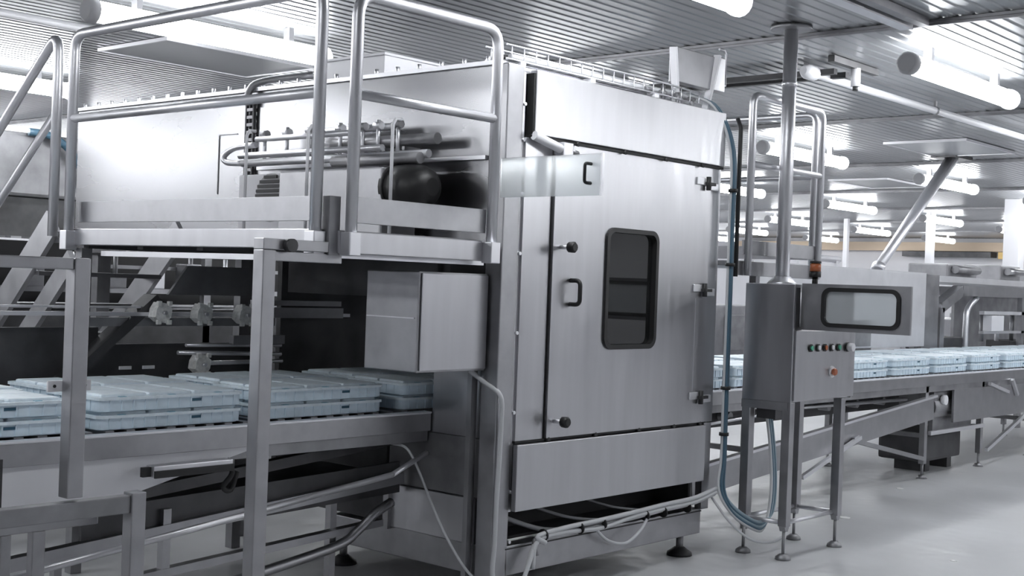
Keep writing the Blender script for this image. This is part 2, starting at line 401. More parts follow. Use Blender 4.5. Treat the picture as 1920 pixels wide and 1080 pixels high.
for x, y in ((6.55, 4.30), (6.55, 5.38), (4.84, 5.40)):
    fo = MB().tube([(x, y, .13), (x, y, .035)], .022, 10).build('levelling_foot', DULL, mc)
    MB().tube([(x, y, .05), (x, y, .035), (x, y, .018), (x, y, .001)], [.03, .05, .075, .078], 16).build('foot_pad', VDARK, fo)
# left end panels
MB().box(4.785, 4.82, 4.35, 4.69, .815, 1.17).build('end_panel', STEEL, mc)
MB().box(4.785, 4.82, 4.35, 5.0, .515, .81).build('end_panel', DULL, mc)
MB().box(4.775, 4.815, 4.36, 4.98, .28, .51, .004).build('end_panel', STEEL, mc)
MB().box(4.785, 4.82, 4.35, 4.6, 1.17, 1.70).build('end_panel', DARK, mc)
MB().box(4.75, 4.80, 4.96, 5.0, .27, .51).build('end_bracket', FRAME, mc)
MB().box(4.785, 4.82, 5.02, 5.72, .3, .74).build('end_panel', DARK, mc)
MB().box(4.785, 4.83, 4.69, 5.9, 1.5, 1.70).build('opening_header', DARK, mc)
for y in (6.4, 8.1):
    for x in (4.9, 6.6): MB().box(x-.05, x+.05, y-.05, y+.05, 0.0, 1.70).build('rear_leg', DULL, mc)
# inside: rails and plate made pale to stand in for light entering
MB().box(5.0, 6.6, 4.92, 4.96, 1.27, 1.42).build('inner_rail', PALE, mc)
MB().box(5.0, 6.6, 4.56, 4.62, 1.22, 1.31).build('inner_rail', PALE, mc)
MB().box(5.9, 6.3, 4.50, 4.54, 1.24, 1.29).build('inner_plate', WHITE, mc)
MB().prism([(5.4, 2.6), (6.5, 2.6), (6.2, 1.75), (5.7, 1.75)], 'y', 4.98, 5.0).build('inner_hopper', FRAME, mc)
MB().tube([(5.4, 4.9, 1.3), (5.9, 4.9, 1.3)], .03, 10).box(5.75, 5.95, 4.88, 5.0, 1.3, 1.42).build('inner_spray_bar', DULL, mc)

# control box on the left end
cb = thing('side_control_box', 'plain grey steel box on the machine corner above the blue crates', 'box', (4.5, 4.5, 1.15))
MB().box(4.275, 4.755, 4.31, 4.67, 1.16, 1.64, .006).build('box_body', FRAME, cb)
MB().box(4.29, 4.75, 4.300, 4.309, 1.17, 1.632, .003).build('front_cover', STEEL, cb)
MB().box(4.27, 4.276, 4.33, 4.66, 1.415, 1.42).build('cover_seam', TUBE, cb)

# cable tray and roof items
ct = thing('cable_tray', 'wire mesh cable tray along the front top edge of the tall machine', 'cable tray', (5.7, 4.35, ZT+.02))
for (y, z) in ((4.28, .10), (4.28, .03), (4.42, .10), (4.42, .03), (4.35, .03)):
    MB().tube([(4.8, y, ZT+z), (6.2, y, ZT+z), (6.62, y+.03, ZT+z)], .006, 6).build('tray_wire', TUBE, ct)
m = MB()
for i in range(19):
    x = 4.84+i*.095
    m.tube([(x, 4.28, ZT+.10), (x, 4.28, ZT+.03), (x, 4.42, ZT+.03), (x, 4.42, ZT+.10)], .004, 5)
m.build('tray_cross_wires', TUBE, ct, kind='stuff')
for x in (4.92, 5.5, 6.1): MB().box(x-.02, x+.02, 4.27, 4.43, ZT+.004, ZT+.025).build('tray_bracket', WHITE, ct)
for k, (dy, r) in enumerate(((0, .016), (.035, .012), (.07, .014))):
    pts = smooth([(4.83+random.random()*.1, 4.31+dy, ZT+.05), (5.2, 4.32+dy, ZT+.055), (5.6, 4.30+dy, ZT+.05), (6.0, 4.32+dy, ZT+.055), (6.4, 4.33+dy, ZT+.07), (6.6, 4.36+dy, ZT+.06)], 4)
    tag(MB().tube(pts, r, 6).build('tray_cable', CABLE if k != 1 else VDARK), ['thick pale cable lying at the front of the roof cable tray', 'dark cable lying in the middle of the roof cable tray', 'pale cable lying at the back of the roof cable tray'][k], 'cable')
# boxes on the roof
t = thing('roof_box', 'long white rectangular box on the machine roof behind the railing', 'box', (5.1, 5.15, ZT+.02))
MB().box(4.86, 5.30, 5.23, 5.80, ZT+.004, ZT+.14, .006).build('box_body', WHITE, t)
MB().box(4.85, 5.31, 5.22, 5.81, ZT+.14, ZT+.155, .004).build('lid', WHITE, t)
t = thing('roof_panel_pair', 'tilted grey switch box on white brackets at the right roof end', 'box', (6.2, 4.3, ZT))
MB().box(6.34, 6.74, 4.30, 4.36, ZT+.135, ZT+.34, .004).build('front_panel', FRAME, t)
MB().box(6.80, 6.93, 4.34, 4.40, ZT+.15, ZT+.36, .004).build('rear_panel', FRAME, t)
MB().box(6.70, 6.85, 4.36, 4.38, ZT+.22, ZT+.26).build('joining_strip', DULL, t)
MB().bar((6.37, 4.32, ZT+.002), (6.29, 4.30, ZT+.33), .045, .02).build('bracket', WHITE, t)
MB().bar((6.68, 4.32, ZT+.002), (6.75, 4.285, ZT+.35), .045, .02).build('bracket', WHITE, t)
MB().tube([(6.90, 4.37, ZT+.2), (6.98, 4.37, ZT+.2), (6.98, 4.37, ZT+.40), (6.96, 4.37, ZT+.42), (6.90, 4.37, ZT+.42)], .008, 6).build('stub_pipe', TUBE, t)
# small valves row
for i in range(7):
    x = 6.05+i*.075; y = 4.30+(i % 2)*.04
    tag(MB().tube([(x, y, ZT), (x, y, ZT+.05+.02*(i % 3))], .014, 8).tube([(x-.03, y, ZT+.05), (x+.03, y, ZT+.05)], .012, 8).build('roof_fitting', TUBE if i % 2 else DULL), ordn[i]+' small metal pipe fitting from left on the roof edge below the grey box', 'fitting', 'fittings on the roof edge')
# lever clamp under hood left
t = thing('air_cylinder', 'small white actuator hanging under the left end of the hood', 'actuator', (5.0, 4.18, 2.3))
MB().tube([(4.93, 4.19, 2.345), (5.12, 4.17, 2.295)], .024, 10).build('cylinder', WHITE, t)
MB().box(5.12, 5.2, 4.15, 4.2, 2.26, 2.33, .004).build('end_block', TUBE, t)
MB().tube([(5.2, 4.17, 2.29), (5.26, 4.17, 2.285)], .014, 8).build('rod', DULL, t)

# clear flap with black handle
t = thing('clear_flap', 'transparent plastic flap with black handle standing out beside the door', 'flap', (4.72, 4.2, 2.1))
MB().box(4.727, 4.735, 3.60, 4.225, 2.018, 2.212).build('clear_sheet', PLEXI, t)
hp = [(4.729, 3.665, 2.165)]+bend((4.729, 3.665, 2.165), (4.68, 3.665, 2.165), (4.68, 3.665, 2.07), .015, 3)+bend((4.68, 3.665, 2.16), (4.68, 3.665, 2.075), (4.73, 3.665, 2.075), .015, 3)+[(4.729, 3.665, 2.075)]
MB().tube(hp, .008, 8).build('handle', RUBBER, t)
MB().box(4.722, 4.74, 3.598, 3.606, 2.016, 2.214).build('edge_strip', TUBE, t)

# drive units on the deck, against the left skin
t = thing('drive_unit', 'grey housing with black domed motor and louvred cover behind the railing', 'motor', (4.5, 5.1, 1.80))
MB().box(4.47, 4.72, 4.80, 5.62, 1.805, 2.165, .01).build('housing', FRAME, t)
pts = [(4.58, 4.82, 2.065), (4.58, 4.70, 2.065), (4.58, 4.62, 2.065), (4.58, 4.57, 2.065), (4.58, 4.545, 2.065)]
MB().tube(pts, [.118, .118, .112, .088, .045], 24).build('motor', RUBBER, t)
MB().tube([(4.58, 4.80, 2.065), (4.58, 4.785, 2.065)], .125, 24).build('motor_flange', VDARK, t)
fc = MB().box(4.56, 4.62, 5.62, 6.10, 1.805, 2.165, .01).build('fan_cover', WHITE, t)
m = MB()
for i in range(10):
    dz = -.117+i*.026; hw = math.sqrt(.13**2-dz*dz)
    m.box(4.548, 4.56, 5.80-hw, 5.80+hw, 2.03+dz-.008, 2.03+dz+.008)
m.build('louvre_slats', VDARK, fc, kind='stuff')
MB().tube([(4.558, 5.80, 2.03), (4.5605, 5.80, 2.03)], .138, 24).build('louvre_disc', GREY, fc)
t = thing('pipe_manifold', 'bundle of horizontal steel pipes with valves on the machine side behind the railing', 'pipes', (4.6, 5.5, 2.15))
for k, (x, z, r, a, b, mm) in enumerate(((4.62, 2.24, .022, 4.62, 6.15, TUBE), (4.56, 2.275, .018, 4.9, 6.1, TUBE), (4.66, 2.32, .030, 4.60, 5.4, DULL), (4.60, 2.37, .016, 5.2, 6.0, TUBE), (4.68, 2.40, .02, 4.9, 5.5, TUBE), (4.58, 2.215, .03, 4.64, 5.3, DULL))):
    MB().tube([(x, a, z), (x, b, z)], r, 10).build('pipe', mm, t)
MB().tube(smooth([(4.62, 6.15, 2.24), (4.60, 6.28, 2.25), (4.6, 6.30, 2.29), (4.6, 6.2, 2.33), (4.6, 6.0, 2.34)], 4), .018, 8).build('pipe_loop', TUBE, t)
for i, y in enumerate((4.85, 5.0, 5.12, 5.3, 5.55, 5.75, 5.95)):
    v = MB().tube([(4.62, y, 2.23), (4.62, y, 2.40+.03*(i % 2))], .011, 8).build('valve_stem', TUBE, t)
    MB().tube([(4.62, y-.025, 2.40), (4.62, y+.025, 2.40)], .022, 8).build('valve_body', TUBE if i % 2 else DULL, v)
    MB().box(4.66, 4.775, y-.01, y+.01, 2.27, 2.29).build('pipe_clip', DULL, t)
for y in (4.7, 5.35, 5.88):
    MB().tube([(4.44, y, 1.805), (4.44, y, 2.37), (4.46, y, 2.40), (4.5, y, 2.40)], .009, 8).build('stand_rod', WHITE, t)
t = thing('vertical_riser', 'dark vertical cable ladder rising up the machine side to the roof', 'riser', (4.72, 6.3, 1.8))
MB().box(4.755, 4.775, 6.24, 6.252, 1.80, 2.66).box(4.755, 4.775, 6.31, 6.322, 1.80, 2.66).build('side_rail', DARK, t)
m = MB()
for i in range(18): m.box(4.757, 4.772, 6.252, 6.31, 1.85+i*.045, 1.868+i*.045)
m.build('rungs', DULL, t)
MB().tube(smooth([(4.73, 6.28, 2.6), (4.74, 6.26, 2.70), (4.80, 6.2, 2.75), (5.0, 6.0, 2.80)], 4), .022, 8).build('top_hose', DULL, t)

# ------------------------------------------------------------ access platform
pf = thing('access_platform', 'raised stainless platform with tubular guard rails left of the tall machine', 'platform', (4.1, 5.2, 1.7))
MB().box(3.60, 4.60, 4.18, 6.22, 1.775, 1.80).build('deck', DULL, pf)
MB().box(3.585, 3.60, 4.24, 6.16, 1.835, 1.942, .002).build('toe_board', FRAME, pf)
MB().box(3.70, 4.535, 4.135, 4.15, 1.832, 1.945, .002).build('toe_board', FRAME, pf)
MB().box(3.56, 3.60, 4.2, 6.2, 1.715, 1.80, .004).build('edge_beam', STEEL, pf)
MB().box(3.62, 4.52, 4.14, 4.18, 1.70, 1.795, .004).build('edge_beam', STEEL, pf)
MB().box(4.60, 4.64, 4.3, 6.2, 1.70, 1.80).build('edge_beam', DULL, pf)
MB().box(3.62, 4.60, 4.2, 4.24, 1.68, 1.70).box(3.60, 3.64, 4.3, 5.95, 1.662, 1.688).build('lower_angle', TUBE, pf)
for i, y in enumerate((4.6, 5.1, 5.6, 6.1)): MB().box(3.62, 4.58, y, y+.05, 1.70, 1.775).build('joist', DARK, pf)
R = .0265
# front rail (along X) and left rail (along Y)
top = [(3.665, 4.115, 1.70), (3.665, 4.115, 2.70)]+bend((3.665, 4.115, 2.7), (3.665, 4.115, 2.80), (3.8, 4.115, 2.80), .09)+bend((3.8, 4.115, 2.80), (4.555, 4.115, 2.80), (4.555, 4.115, 2.6), .09)+[(4.555, 4.115, 1.70)]
MB().tube(top, R, 14).build('guard_rail', TUBE, pf)
MB().tube([(3.665, 4.115, 2.378), (4.555, 4.115, 2.378)], .0225, 12).build('mid_rail', TUBE, pf)
top = [(3.54, 4.20, 1.70), (3.54, 4.20, 2.70)]+bend((3.54, 4.2, 2.7), (3.54, 4.2, 2.81), (3.54, 4.4, 2.81), .09)+bend((3.54, 5, 2.81), (3.54, 6.17, 2.81), (3.54, 6.17, 2.6), .09)+[(3.54, 6.17, 1.70)]
MB().tube(top, R, 14).build('guard_rail', TUBE, pf)
MB().tube([(3.54, 4.20, 2.373), (3.54, 6.17, 2.373)], .0225, 12).build('mid_rail', TUBE, pf)
for p in ((3.665, 4.115), (4.555, 4.115), (3.54, 4.20), (3.54, 6.17)):
    MB().box(p[0]-.032, p[0]+.032, p[1]-.032, p[1]+.032, 1.69, 1.79, .004).build('post_socket', TUBE, pf)
MB().box(3.575, 3.635, 4.15, 4.20, 1.69, 1.94, .003).build('corner_plate', DULL, pf)
# support post with top bracket
MB().box(3.235, 3.30, 4.15, 4.215, 0.0, 1.699, .004).build('support_post', FRAME, pf)
MB().box(3.30, 3.66, 4.16, 4.205, 1.655, 1.695, .003).build('support_arm', FRAME, pf)
MB().box(3.235, 3.575, 4.15, 4.215, 1.70, 1.745, .003).build('support_arm', FRAME, pf)
MB().tube([(3.36, 4.15, 1.72), (3.36, 4.12, 1.72)], .028, 14).build('bracket_nut', DARK, pf)
for y in (6.1,):
    MB().box(3.58, 3.64, y, y+.06, 0, 1.70).build('support_post', DULL, pf)
MB().box(4.60, 4.66, 6.1, 6.16, 0, 1.70).build('support_post', DULL, pf)

# ------------------------------------------------------------ stair
sr = thing('stair', 'steep steel stair with tubular handrails descending at the left', 'stair', (3.6, 7.2, 0))
yb = 8.3
for k, (xx, z0, m) in enumerate(((3.56, 1.84, FRAME), (4.36, 1.84, FRAME), (3.60, 1.52, DULL))):
    y0s = 6.36 if k < 2 else 6.22
    MB().bar((xx, y0s, z0+(6.36-y0s)*.9), (xx, yb, z0-(yb-6.36)*.90), .03, .15 if k < 2 else .11, up=(0, 1, 1)).build('stringer' if k < 2 else 'lower_brace', m, sr)
for i in range(9):
    y = 6.42+i*.2; z = 1.74-i*.18
    MB().box(3.575, 4.345, y-.1, y+.1, z-.012, z+.012).build('tread', DULL, sr)
xx = 3.54; sr_ = .80
pts = [(xx, 6.33, 1.76), (xx, 6.33, 2.62)]+bend((xx, 6.33, 2.6), (xx, 6.34, 2.84), (xx, 6.7, 2.84-.36*sr_), .10, 6)+[(xx, yb-.1, 2.84-(yb-.1-6.34)*sr_)]
pts += [(xx, yb, 2.84-(yb-6.34)*sr_-.12), (xx, yb, .02)]
MB().tube(pts, R, 12).build('handrail', TUBE, sr)
MB().tube([(xx, 6.33, 2.42), (xx, yb, 2.42-(yb-6.33)*sr_)], .022, 12).build('mid_rail', TUBE, sr)

# ------------------------------------------------------------ conveyors
def conveyor(name, label, x0, x1, legs, z=.92, y0=4.69, y1=5.70):
    t = thing(name, label, 'conveyor', ((x0+x1)/2, (y0+y1)/2, 0))
    for (ya, yb2) in ((y0, y0+.03), (y1-.03, y1)):
        MB().box(x0, x1, ya, yb2, z-.10, z-.01, .002).build('side_rail', FRAME, t)
        MB().box(x0, x1, ya-.006 if ya == y0 else ya, yb2+.02 if ya == y0 else yb2+.006, z-.011, z, .003).build('rail_lip', LIP, t)
    MB().box(x0, x1, y0+.02, y0+.06, z-.155, z-.10).build('lower_channel', DULL, t)
    MB().box(x0, x1, y1-.06, y1-.02, z-.155, z-.10).build('lower_channel', DULL, t)
    MB().box(x0+.01, x1-.01, y0+.06, y1-.06, z-.05, z-.014).build('belt', DARK, t)
    m = MB(); n = int((x1-x0)/.1)
    for i in range(n): m.box(x0+i*.1+.03, x0+i*.1+.07, y0+.07, y1-.07, z-.014, z+.004)
    m.build('chain_slats', DULL, t, kind='stuff')
    for x in legs:
        for y in (y0+.02, y1-.07):
            l = MB().box(x-.03, x+.03, y, y+.05, .13, z-.10, .003).build('leg', FRAME, t)
            MB().tube([(x, y+.025, .13), (x, y+.025, .03)], .013, 8).tube([(x, y+.025, .03), (x, y+.025, .001)], [.03, .05], 12).build('levelling_foot', DULL, l)
        MB().box(x-.02, x+.02, y0+.07, y1-.07, .36, .40).build('cross_brace', DULL, t)
    return t
cvl = conveyor('infeed_conveyor', 'long steel infeed conveyor under the blue crates at the left', -1.2, 4.775, (-.6, 1.3))
MB().box(.2, 3.02, 4.70, 4.71, .60, .82).build('skirt_plate', WHITE, cvl, label='pale trapezoid side plate')
MB().prism([(3.02, .82), (3.7, .82), (3.02, .66)], 'y', 4.70, 4.71).build('skirt_plate', WHITE, cvl)
MB().box(3.07, 3.47, 4.61, 4.67, .735, .785, .005).build('guide_bracket', TUBE, cvl)
MB().box(3.07, 3.47, 4.60, 4.61, .735, .765).box(3.03, 3.07, 4.63, 4.65, .74, .78).build('guide_bracket_end', VDARK, cvl)
MB().tube(smooth([(3.47, 4.66, .78), (3.49, 4.64, .72), (3.45, 4.65, .66), (3.5, 4.66, .64), (3.53, 4.66, .72)], 4), .012, 8).build('cable_loop', VDARK, cvl)
MB().tube([(2.25, 4.42, .66), (2.45, 4.45, .66)], .028, 12).tube([(2.44, 4.45, .66), (2.47, 4.453, .66)], .022, 12).build('end_stub', TUBE, cvl)
MB().box(2.1, 2.3, 4.40, 4.44, .64, .90).build('stub_bracket', DARK, cvl)
# lower return conveyor and its long tube
lr = thing('return_frame', 'low dark steel return frame under the infeed conveyor', 'frame', (3.5, 5.0, 0))
MB().bar((2.9, 4.9, .60), (4.74, 4.9, .76), .05, .05).build('return_rail', DARK, lr)
MB().bar((2.9, 4.88, .50), (4.74, 4.88, .56), .02, .16).build('return_side', DARK, lr)
MB().bar((2.0, 4.86, .36), (4.74, 4.86, .56), .05, .055).build('lower_beam', FRAME, lr)
MB().bar((2.0, 4.86, .20), (4.6, 4.86, .34), .05, .035).build('lower_beam', FRAME, lr)
MB().bar((2.9, 5.6, .60), (4.74, 5.6, .72), .05, .05).build('return_rail', DARK, lr)
MB().box(3.15, 4.74, 5.0, 5.56, .55, .57).build('return_pan', DARK, lr)
for x, y in ((3.18, 4.86), (3.3, 4.86), (4.3, 4.9), (3.18, 5.55), (4.3, 5.55)):
    MB().box(x-.02, x+.02, y-.02, y+.02, .0, .55 if x > 3.2 else .27).build('leg', FRAME, lr)
MB().tube(smooth([(4.62, 4.8, .45), (4.5, 4.8, .40), (4.42, 4.82, .33), (4.3, 4.84, .26), (3.9, 4.85, .20), (3.3, 4.85, .13)], 4), .025, 10).build('curved_pipe', FRAME, lr)
tag(MB().tube([(2.0, 4.5, .395), (4.33, 4.5, .654)], .014, 10).tube([(4.33, 4.5, .654), (4.78, 4.72, .70)], .014, 10).build('long_tube', TUBE), 'long thin polished steel tube slanting up below the infeed conveyor to the machine', 'tube')

gf = thing('guard_frame', 'square tube guard frame standing in front of the left crates', 'frame', (2.4, 4.18, 0))
MB().box(2.412, 2.474, 4.15, 4.212, .78, 1.632, .004).build('upright', FRAME, gf)
MB().box(1.2, 2.41, 4.155, 4.208, 1.59, 1.632, .004).build('top_beam', FRAME, gf)
MB().box(1.2, 2.675, 4.16, 4.21, .70, .765, .004).build('lower_beam', DULL, gf)
MB().box(1.2, 2.63, 4.30, 4.34, .645, .685, .004).build('rear_beam', FRAME, gf)
MB().box(2.675, 2.735, 4.15, 4.21, 0.0, .775, .004).build('leg', FRAME, gf)
MB().box(2.25, 2.29, 4.30, 4.34, 0.0, .645, .004).build('leg', DULL, gf)
MB().box(2.37, 2.42, 4.30, 4.34, 0.0, .645, .004).build('leg', DULL, gf)
MB().box(1.25, 1.31, 4.15, 4.21, 0.0, 1.59, .004).build('upright', FRAME, gf)
t = MB().box(2.36, 2.53, 4.215, 4.225, 1.155, 1.195, .003).build('sensor_plate', WHITE, gf)
MB().tube([(2.385, 4.212, 1.175), (2.385, 4.216, 1.175)], .006, 8).tube([(2.505, 4.212, 1.175), (2.505, 4.216, 1.175)], .006, 8).build('screw', VDARK, t)

# downstream conveyor
cvr = conveyor('outfeed_conveyor', 'long steel outfeed conveyor carrying blue crates away to the right', 6.74, 17.0, (8.7, 11.05, 12.35, 13.7, 15.5))
MB().bar((7.3, 4.72, .30), (11.2, 4.72, .62), .02, .20).build('return_trough', FRAME, cvr)
MB().bar((11.6, 4.70, .62), (14.5, 4.70, .62), .02, .30).build('side_cover', FRAME, cvr)
MB().bar((7.3, 4.70, .41), (11.2, 4.70, .73), .05, .02).build('trough_lip', TUBE, cvr)
MB().bar((11.1, 4.70, .40), (12.35, 4.70, .40), .03, .035).build('long_brace', TUBE, cvr)
MB().bar((12.4, 4.68, .16), (13.6, 4.68, .50), .03, .035).build('diagonal_brace', TUBE, cvr)
MB().bar((8.75, 4.68, .22), (9.7, 4.68, .46), .03, .03).build('diagonal_brace', TUBE, cvr)
MB().bar((9.6, 4.7, .44), (11.0, 4.7, .18), .035, .035).build('diagonal_brace', FRAME, cvr)
for a, b in (((12.4, 4.67, .80), (12.9, 4.67, .70)), ((13.0, 4.67, .82), (13.15, 4.67, .66)), ((13.7, 4.67, .82), (13.85, 4.67, .66))): MB().bar(a, b, .03, .03).build('guide_stay', TUBE, cvr)
MB().box(6.8, 17, 5.60, 5.62, .50, .82).build('rear_skirt', DARK, cvr)
MB().box(7.2, 11.0, 4.95, 5.0, .62, .80).build('chain_guard', DARK, cvr)
for i in range(7):
    MB().tube([(7.5+i*.5, 4.86, .70), (7.5+i*.5, 5.5, .70)], .035, 10).build('return_roller', DULL, cvr)
MB().tube([(7.4, 4.84, .66), (9.0, 4.84, .72), (10.9, 4.84, .70)], .015, 8).build('air_line', TUBE, cvr)
t = thing('conveyor_drive', 'dark motor and chain drive hanging beneath the outfeed conveyor', 'motor', (11.7, 4.9, 0))
MB().box(11.3, 12.2, 4.75, 5.3, .52, .76, .02).build('gearbox', DULL, t)
MB().tube([(11.3, 4.82, .62), (11.9, 4.82, .62)], .09, 14).build('motor', DULL, t)
MB().box(11.35, 12.2, 4.85, 5.3, .10, .36, .03).build('drip_box', DARK, t)
for x in (11.5, 12.0): MB().box(x, x+.1, 4.9, 5.2, 0, .1).build('support', DARK, t)
MB().tube([(11.45, 4.74, .68), (11.45, 4.70, .68)], .045, 12).build('shaft_end', WHITE, t)
MB().box(11.35, 12.25, 4.78, 4.82, .36, .52).build('side_web', DULL, t)

# ------------------------------------------------------------ crates, stacked two high
CL, CW, CH = .73, .43, .062
def make_crate(label, group):
    t = thing('crate', label, 'crate', (0, 0, 0), group)
    m = MB()
    # outer wall as ring, slightly tapered: rounded rectangle
    o = rrect(0, CL, 0, CW, .035); i = rrect(.014, CL-.014, .014, CW-.014, .028)
    m.ringplate(o, i, 'z', .004, CH-.006); m.prism(rrect(.01, CL-.01, .01, CW-.01, .03), 'z', 0, .012)
    m.build('tray_wall', CRATE, t)
    m = MB(); m.ringplate(rrect(-.008, CL+.008, -.008, CW+.008, .04), rrect(.012, CL-.012, .012, CW-.012, .03), 'z', CH-.012, CH); m.build('rim', CRATE2, t)
    m = MB(); nx = 3
    for a in range(3):
        for b in range(2):
            xa = .02+a*(CL-.04)/3; ya = .02+b*(CW-.04)/2
            m.box(xa+.006, xa+(CL-.04)/3-.006, ya+.005, ya+(CW-.04)/2-.005, .014, CH+.012, .010)
    m.build('insert', CRATE2, t)
    for x in (CL*.66,):
        m = MB(); m.box(x-.032, x+.032, -.0025, .0, .030, .042, .001); m.box(x-.032, x+.032, CW, CW+.0025, .030, .042, .001); m.build('grip_slot', SLOT, t)
    for x in (.0, CL/3, CL*2/3):
        for y in (0, CW-.02): MB().box(x+.10, x+.13, y, y+.02, CH, CH+.002).build('rim_notch', NOTCH, t)
    m = MB()
    for k in range(12):
        x = .05+k*.057
        m.box(x, x+.006, -.004, 0, .006, CH-.013); m.box(x, x+.006, CW, CW+.004, .006, CH-.013)
    for k in range(6):
        y = .06+k*.06
        m.box(-.004, 0, y, y+.006, .006, CH-.013); m.box(CL, CL+.004, y, y+.006, .006, CH-.013)
    m.build('side_ribs', CRATE, t, kind='stuff')
    return t
cproto = None; zb = .925
def put(x, y, k, label, group, ang):
    global cproto
    if cproto is None: cproto = make_crate(label, group); o = cproto
    else: o = dup(cproto, (0, 0, 0), label, group)
    o.location = (x, y, zb+k*(CH+.0135)); o.rotation_euler.z = ang
    return o
names = ['at the left picture edge', 'just right of the guard frame upright', 'behind the platform support post', 'half inside the machine opening']
for j, (y, rn) in enumerate(((4.77, 'front'), (5.23, 'rear'))):
    for i in range(4):
        x = 2.03+i*.87+j*.06
        a = random.uniform(-.012, .012)
        for k in range(2):
            put(x, y, k, 'pale blue plastic crate, %s of %s-row stack %s' % (('lower', 'upper')[k], rn, names[i]), 'blue crates entering the machine', a)
for j, (y, rn) in enumerate(((4.77, 'front'), (5.23, 'rear'))):
    for i in range(11):
        x = 7.0+i*.87+j*.1
        a = random.uniform(-.015, .015)
        for k in range(2):
            put(x, y, k, 'pale blue crate, %s of the %s stack from the machine, outfeed %s row' % (('lower', 'upper')[k], (ordn+['eleventh'])[i], rn), 'blue crates leaving the machine', a)

# ------------------------------------------------------------ control cabinet with window door, pole, beacon
cc = thing('control_cabinet', 'freestanding steel control cabinet on four legs with opened window door', 'cabinet', (7.3, 3.95, 0))
cx0, cx1, cy0, cy1, cz0, cz1 = 6.905, 7.70, 3.785, 4.12, .945, 1.655
MB().box(cx0, cx0+.02, cy0, cy1, cz0, cz1, .003).build('side_panel', STEEL, cc)
MB().box(cx1-.02, cx1, cy0, cy1, cz0, cz1, .003).build('side_panel', STEEL, cc)
MB().box(cx0+.02, cx1-.02, cy1-.02, cy1, cz0, 1.38).build('back_panel', STEEL, cc)
MB().box(cx0+.02, cx1-.02, cy0, cy1, cz1-.02, cz1).build('top_panel', STEEL, cc)
MB().box(cx0+.02, cx1-.02, cy0+.02, cy1, cz0, cz0+.02).build('bottom_panel', STEEL, cc)
MB().box(cx0+.02, cx1-.02, cy0+.02, cy1-.02, 1.36, 1.38).build('shelf', STEEL, cc)
fp = MB().box(cx0+.02, cx1-.004, cy0-.012, cy0+.008, cz0+.01, 1.378, .003).build('front_panel', STEEL, cc)
MB().box(7.25, 7.34, 3.9, 3.98, 1.46, 1.55, .004).build('inner_module', DULL, cc)
MB().box(cx0+.02, cx0+.10, cy0, cy0+.02, 1.38, cz1-.02).build('door_jamb', DARK, cc)
for i, x in enumerate((7.10, 7.19, 7.28, 7.37, 7.46)):
    b = MB().tube([(x, cy0-.012, 1.272), (x, cy0-.022, 1.272)], .024, 14).build('button_bezel', RUBBER, fp)
    MB().tube([(x, cy0-.022, 1.272), (x, cy0-.03, 1.272)], .015, 12).build('button', (GREEN, WHITE, ORANGE, WHITE, GREEN)[i], b)
b = MB().tube([(7.58, cy0-.012, 1.272), (7.58, cy0-.024, 1.272)], .03, 14).build('button_bezel', RUBBER, fp)
MB().tube([(7.58, cy0-.024, 1.272), (7.58, cy0-.06, 1.272)], .026, 12).build('selector_knob', WHITE, b)
b = MB().tube([(7.386, cy0-.012, 1.12), (7.386, cy0-.02, 1.12)], .036, 16).build('button_bezel', WHITE, fp)
MB().tube([(7.386, cy0-.02, 1.12), (7.386, cy0-.035, 1.12), (7.386, cy0-.045, 1.12)], [.016, .024, .018], 14).build('stop_button', RED, b)
# window door opened at a right angle
wd = MB().ringplate([(p[0], p[1]) for p in rect_like(3.09, 3.775, 1.385, 1.662, rrect(3.155, 3.635, 1.415, 1.635, .05))], rrect(3.155, 3.635, 1.415, 1.635, .05), 'x', 6.975, 6.995).build('window_door', FRAME, cc)
MB().ringplate(rrect(3.148, 3.642, 1.408, 1.642, .056), rrect(3.172, 3.618, 1.432, 1.618, .038), 'x', 6.965, 7.0).build('window_gasket', RUBBER, wd)
MB().prism(rrect(3.17, 3.62, 1.43, 1.62, .04), 'x', 6.983, 6.987).build('window_pane', PLEXI, wd)
MB().tube([(6.985, 3.785, 1.40), (6.985, 3.785, 1.65)], .008, 8).build('hinge', TUBE, wd)
for k, (x, y) in enumerate(((6.935, 3.815), (6.935, 4.09), (7.565, 3.80), (7.565, 4.09))):
    l = MB().box(x-.028, x+.028, y-.028, y+.028, .20, cz0, .003).build('leg', FRAME, cc)
    MB().prism([(x-.028, .20), (x+.028, .20), (x+.014, .17), (x-.014, .17)], 'y', y-.02, y+.02).build('leg_tip', FRAME, l)
    MB().tube([(x, y, .17), (x, y, .03)], .010, 8).tube([(x, y, .035), (x, y, .018), (x, y, .001)], [.022, .045, .048], 14).build('levelling_foot', DULL, l)
MB().tube([(6.935, 3.815, .22), (7.565, 3.815, .22)], .014, 10).build('stretcher', TUBE, cc)
MB().tube([(6.935, 4.09, .22), (7.565, 4.09, .22)], .014, 10).build('stretcher', TUBE, cc)
MB().tube([(7.565, 3.815, .22), (7.565, 4.09, .22)], .014, 10).build('stretcher', TUBE, cc)
MB().tube([(6.935, 3.815, .22), (6.935, 4.09, .22)], .014, 10).build('stretcher', TUBE, cc)
MB().box(cx0-.003, cx0+.05, cy0+.02, cy1-.0, cz0-.05, cz0-.001).build('base_rail', FRAME, cc)
MB().box(7.02, 7.15, 3.95, 4.08, cz0-.12, cz0-.001).build('cable_gland_box', DARK, cc)

